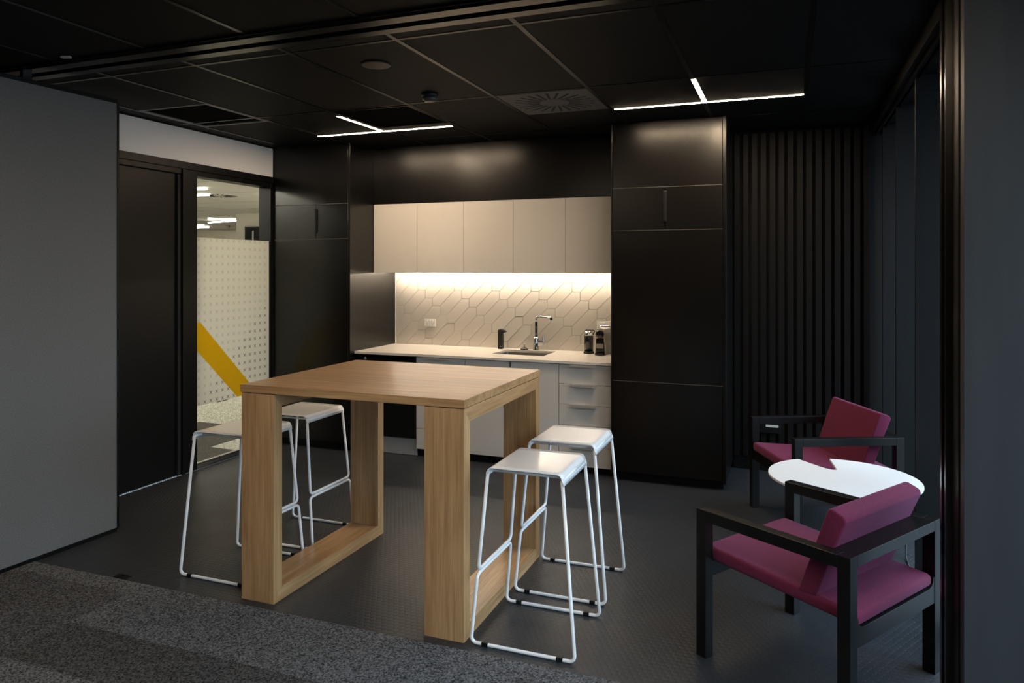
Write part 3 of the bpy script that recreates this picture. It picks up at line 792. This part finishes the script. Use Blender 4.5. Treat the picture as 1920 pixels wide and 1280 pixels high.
# ------------------------------------------------------------------ ceiling things
def t_light(x0, x1, y, xs_, ys_, m, label, w=.013):
    t = thing('linear_light', ((x0+x1)/2, y, H), 0, label, 'light', 'T-shaped ceiling lights')
    ox = (x0+x1)/2
    b = MB(); b.box(x0-ox-.012, x1-ox+.012, -w-.003, w+.003, -.0038, -.0004); b.box(xs_-ox-w-.003, xs_-ox+w+.003, ys_-y-.01, 0, -.0038, -.0004)
    b.build('housing', M_METALD, t)
    MB().box(x0-ox, x1-ox, -w, w, -.0042, 0).build('diffuser', m, t)
    MB().box(xs_-ox-w, xs_-ox+w, ys_-y, -w-.001, -.0042, 0).build('diffuser', m, t)
    return t
t_light(-3.65, -2.425, 5.055, -3.035, 4.43, M_LAMP, 'lit T-shaped ceiling light left of centre, over the kitchen')
t_light(-1.122, .090, 4.925, -.515, 4.30, M_LAMP, 'lit T-shaped ceiling light on the right, before the tall cupboard')
t_light(-3.0, -1.78, 1.25, -2.39, .62, M_NLAMP, 'lit T-shaped ceiling light over the carpet, left')
t_light(-.5, .72, 1.25, .10, .62, M_NLAMP, 'lit T-shaped ceiling light over the carpet, right')
# speaker, smoke detector
t = thing('ceiling_speaker', (-2.078, 3.385, H), 0, 'flush round black ceiling speaker', 'speaker')
MB().lathe([(.080, -.001), (.080, -.006), (.070, -.008)], n=40).build('bezel', M_BLACKP, t)
MB().lathe([(.070, -.006), (.069, -.0075)], n=40).build('grille', M_TILE, t)
t = thing('smoke_detector', (-2.113, 4.083, H), 0, 'small round black smoke detector hanging from the ceiling', 'smoke detector')
MB().lathe([(.055, 0), (.055, -.010), (.048, -.022)], n=32).build('base', M_BLACKP, t)
MB().lathe([(.046, -.020), (.046, -.038), (.030, -.050), (.020, -.052)], n=32).build('sensor', mat('smoked_plastic', (.05, .05, .05), .35), t)
# swirl diffuser
t = thing('swirl_diffuser', (-1.45, 4.5925, H), 0, 'square ceiling air diffuser with radial slots', 'air vent')
MB().box(-.295, .295, -.298, .298, -.002, .012).build('face_plate', mat('diffuser_paint', (.070, .063, .057), .5), t)
b = MB()
for k in range(24):
    a = 2*PI*k/24
    for r0, r1, off, w in ((.10, .262, 0, .0085), ):
        ca, sa = math.cos(a+off), math.sin(a+off)
        sw = .35; px, py = -sa, ca
        p0 = Vector((ca*r0, sa*r0)); p1 = Vector((ca*r1+px*.03, sa*r1+py*.03)); q = Vector((px, py))*w
        b.prism([tuple(p0-q), tuple(p0+q), tuple(p1+q), tuple(p1-q)], -.0028, -.002, 2)
b.build('slots', M_GAP, t)
# return air grilles
for i, (x0, x1, y0, y1, lb) in enumerate(((-4.23, -3.63, 3.785, 4.405, 'square ceiling return grille with bright rim near the white bulkhead'),
                              (-2.99, -2.39, 4.305, 4.92, 'square dark ceiling return grille beside the left T-shaped light'))):
    t = thing('return_grille', ((x0+x1)/2, (y0+y1)/2, H), 0, lb, 'air vent'); hx, hy = (x1-x0)/2, (y1-y0)/2
    b = MB(); w = .020
    b.box(-hx, hx, -hy, -hy+w, -.004, .012); b.box(-hx, hx, hy-w, hy, -.004, .012); b.box(-hx, -hx+w, -hy+w, hy-w, -.004, .012); b.box(hx-w, hx, -hy+w, hy-w, -.004, .012)
    b.build('rim', M_RIM if i == 0 else M_METALD, t)
    b = MB(); yy = -hy+w+.01
    while yy < hy-w-.01: b.prism([(yy, .002), (yy+.003, .002), (yy+.015, .018), (yy+.012, .018)], -hx+w, hx-w, 0); yy += .018
    b.build('core', M_TILE, t)
t = thing('ceiling_clip', (-3.50, 2.685, H), .3, 'tiny beige tag stuck on the ceiling above the partition', 'tag')
MB().box(-.025, .025, -.012, .012, -.010, 0).build('clip', M_CREAM, t, bevel=.003)

# ------------------------------------------------------------------ office beyond the glass
M_OCEIL = mat('office_ceiling_tile', (.62, .60, .56), .7); M_OWALL = mat('office_wall', (.58, .54, .47), .7)
M_OWARM = mat('office_warm_wall', (.66, .60, .50), .7)
M_OC1 = carpet('office_carpet_light', (.62, .62, .56)); M_OC2 = carpet('office_carpet_dark', (.105, .10, .09))
b = MB(); XO = -21.0
b.box(XO, XL-.1, 2.0, 17.2, -.05, -.003)
for x0, x1, y0, y1 in ((-6.0, -4.5, 4.2, 5.1), (-5.42, -4.85, 5.1, 6.1), (-7.2, -6.38, 6.85, 7.02), (-5.75, -5.40, 5.1, 5.9)):
    b.box(x0, x1, y0, y1, -.003, .0, 1)
struct(b.build('floor', [M_OC1, M_OC2]))
b = MB(); b.box(XO, XL-.1, 2.0, 17.2, H, H+.08)
oc = struct(b.build('ceiling', M_OCEIL))
b = MB()
for k in range(13): b.box(XO, XL-.12, 2.4+k*1.2-.006, 2.4+k*1.2+.006, H-.002, H)
for k in range(13): b.box(-5-k*1.2-.006, -5-k*1.2+.006, 2.0, 16.5, H-.002, H)
b.build('ceiling_grid', mat('office_grid', (.42, .40, .37), .5), oc)
b = MB(); b.box(-10.44, XL-.1, 11.7, 17.2, 0, H); struct(b.build('wall_office', M_OWALL))
b = MB(); b.box(XO, -10.44, 16.4, 16.6, 0, H); struct(b.build('wall_office', M_OWARM))
b = MB(); b.box(XO, XL-.1, 1.9, 2.0, 0, H); b.box(XO-.1, XO, 1.9, 17.2, 0, H); struct(b.build('wall_office', M_OWALL))
b = MB(); b.box(XL-.12, XL-.10, 5.39, 11.7, 0, H); struct(b.build('wall_office', M_OWALL))
t = thing('wall_screen', (-9.94, 11.69, 2.13), 0, 'dark framed internal opening high on the office wall beyond the glass', 'screen')
MB().box(-.25, .95, -.03, 0, -1.2, .305).build('frame', M_BLACKP, t, bevel=.004)
MB().box(-.22, .92, -.034, -.03, -1.17, .275).build('glass', M_BLACKG, t)
MB().box(-.06, -.02, -.036, -.034, -.3, .22).build('frame_bar', M_STEEL, t)
def office_light(x0, y0, x1, y1, z, label, m=M_OLAMP2):
    t = thing('pendant_light', ((x0+x1)/2, (y0+y1)/2, z), math.atan2(y1-y0, x1-x0), label, 'light', 'linear lights in the office')
    L_ = math.hypot(x1-x0, y1-y0)/2
    MB().box(-L_, L_, -.015, .015, 0, .025).build('diffuser', m, t)
    for s_ in (-1, 1): MB().box(s_*L_*.8-.002, s_*L_*.8+.002, -.002, .002, .025, H-z-.001).build('suspension', M_STEEL, t)
office_light(-8.5, 7.75, -7.39, 7.72, 2.672, 'short bright light at the upper left of the office ceiling, upper bar')
office_light(-9.1, 8.34, -7.98, 8.38, 2.672, 'short bright light at the upper left of the office ceiling, lower bar')
office_light(-11.76, 12.34, -11.72, 13.29, 2.672, 'office light forming one arm of the flat bright cross')
office_light(-12.42, 13.03, -11.22, 12.73, 2.640, 'office light crossing the other arm of the flat bright cross')
office_light(-15.2, 15.0, -14.14, 14.84, 2.66, 'distant office light at the left edge of the glass, upper')
office_light(-14.9, 14.1, -13.75, 14.25, 2.66, 'distant office light at the left edge of the glass, lower')
for k, (x, y) in enumerate(((-6.2, 3.6), (-8.5, 4.6), (-6.4, 9.4), (-6.0, 10.9), (-12, 7.2), (-15, 10.0))):  # unseen extra lamps, added to brighten the office and backlight the film
    office_light(x-.75, y, x+.75, y, 2.60, 'added office fill light out of sight of the glass, %s from the glazing' % ('nearest', 'second', 'third', 'fourth', 'fifth', 'last')[k], M_OFILL)
t = thing('swirl_diffuser', (-8.05, 8.67, H), 0, 'round slotted air diffuser in the pale office ceiling', 'air vent')
MB().box(-.29, .29, -.29, .29, -.003, .0).build('face_plate', M_OCEIL, t)
b = MB()
for k in range(20):
    a = 2*PI*k/20; ca, sa = math.cos(a), math.sin(a); px, py = -sa*.012, ca*.012
    b.prism([(ca*.09-px, sa*.09-py), (ca*.09+px, sa*.09+py), (ca*.26+px, sa*.26+py), (ca*.26-px, sa*.26-py)], -.005, -.003, 2)
b.build('slots', M_GAP, t)
t = thing('smoke_detector', (-13.5, 14.83, H), 0, 'tiny pale smoke detector far off on the office ceiling', 'smoke detector')
MB().lathe([(.06, 0), (.06, -.03), (.04, -.06)], n=20).build('sensor', M_GREYP, t)
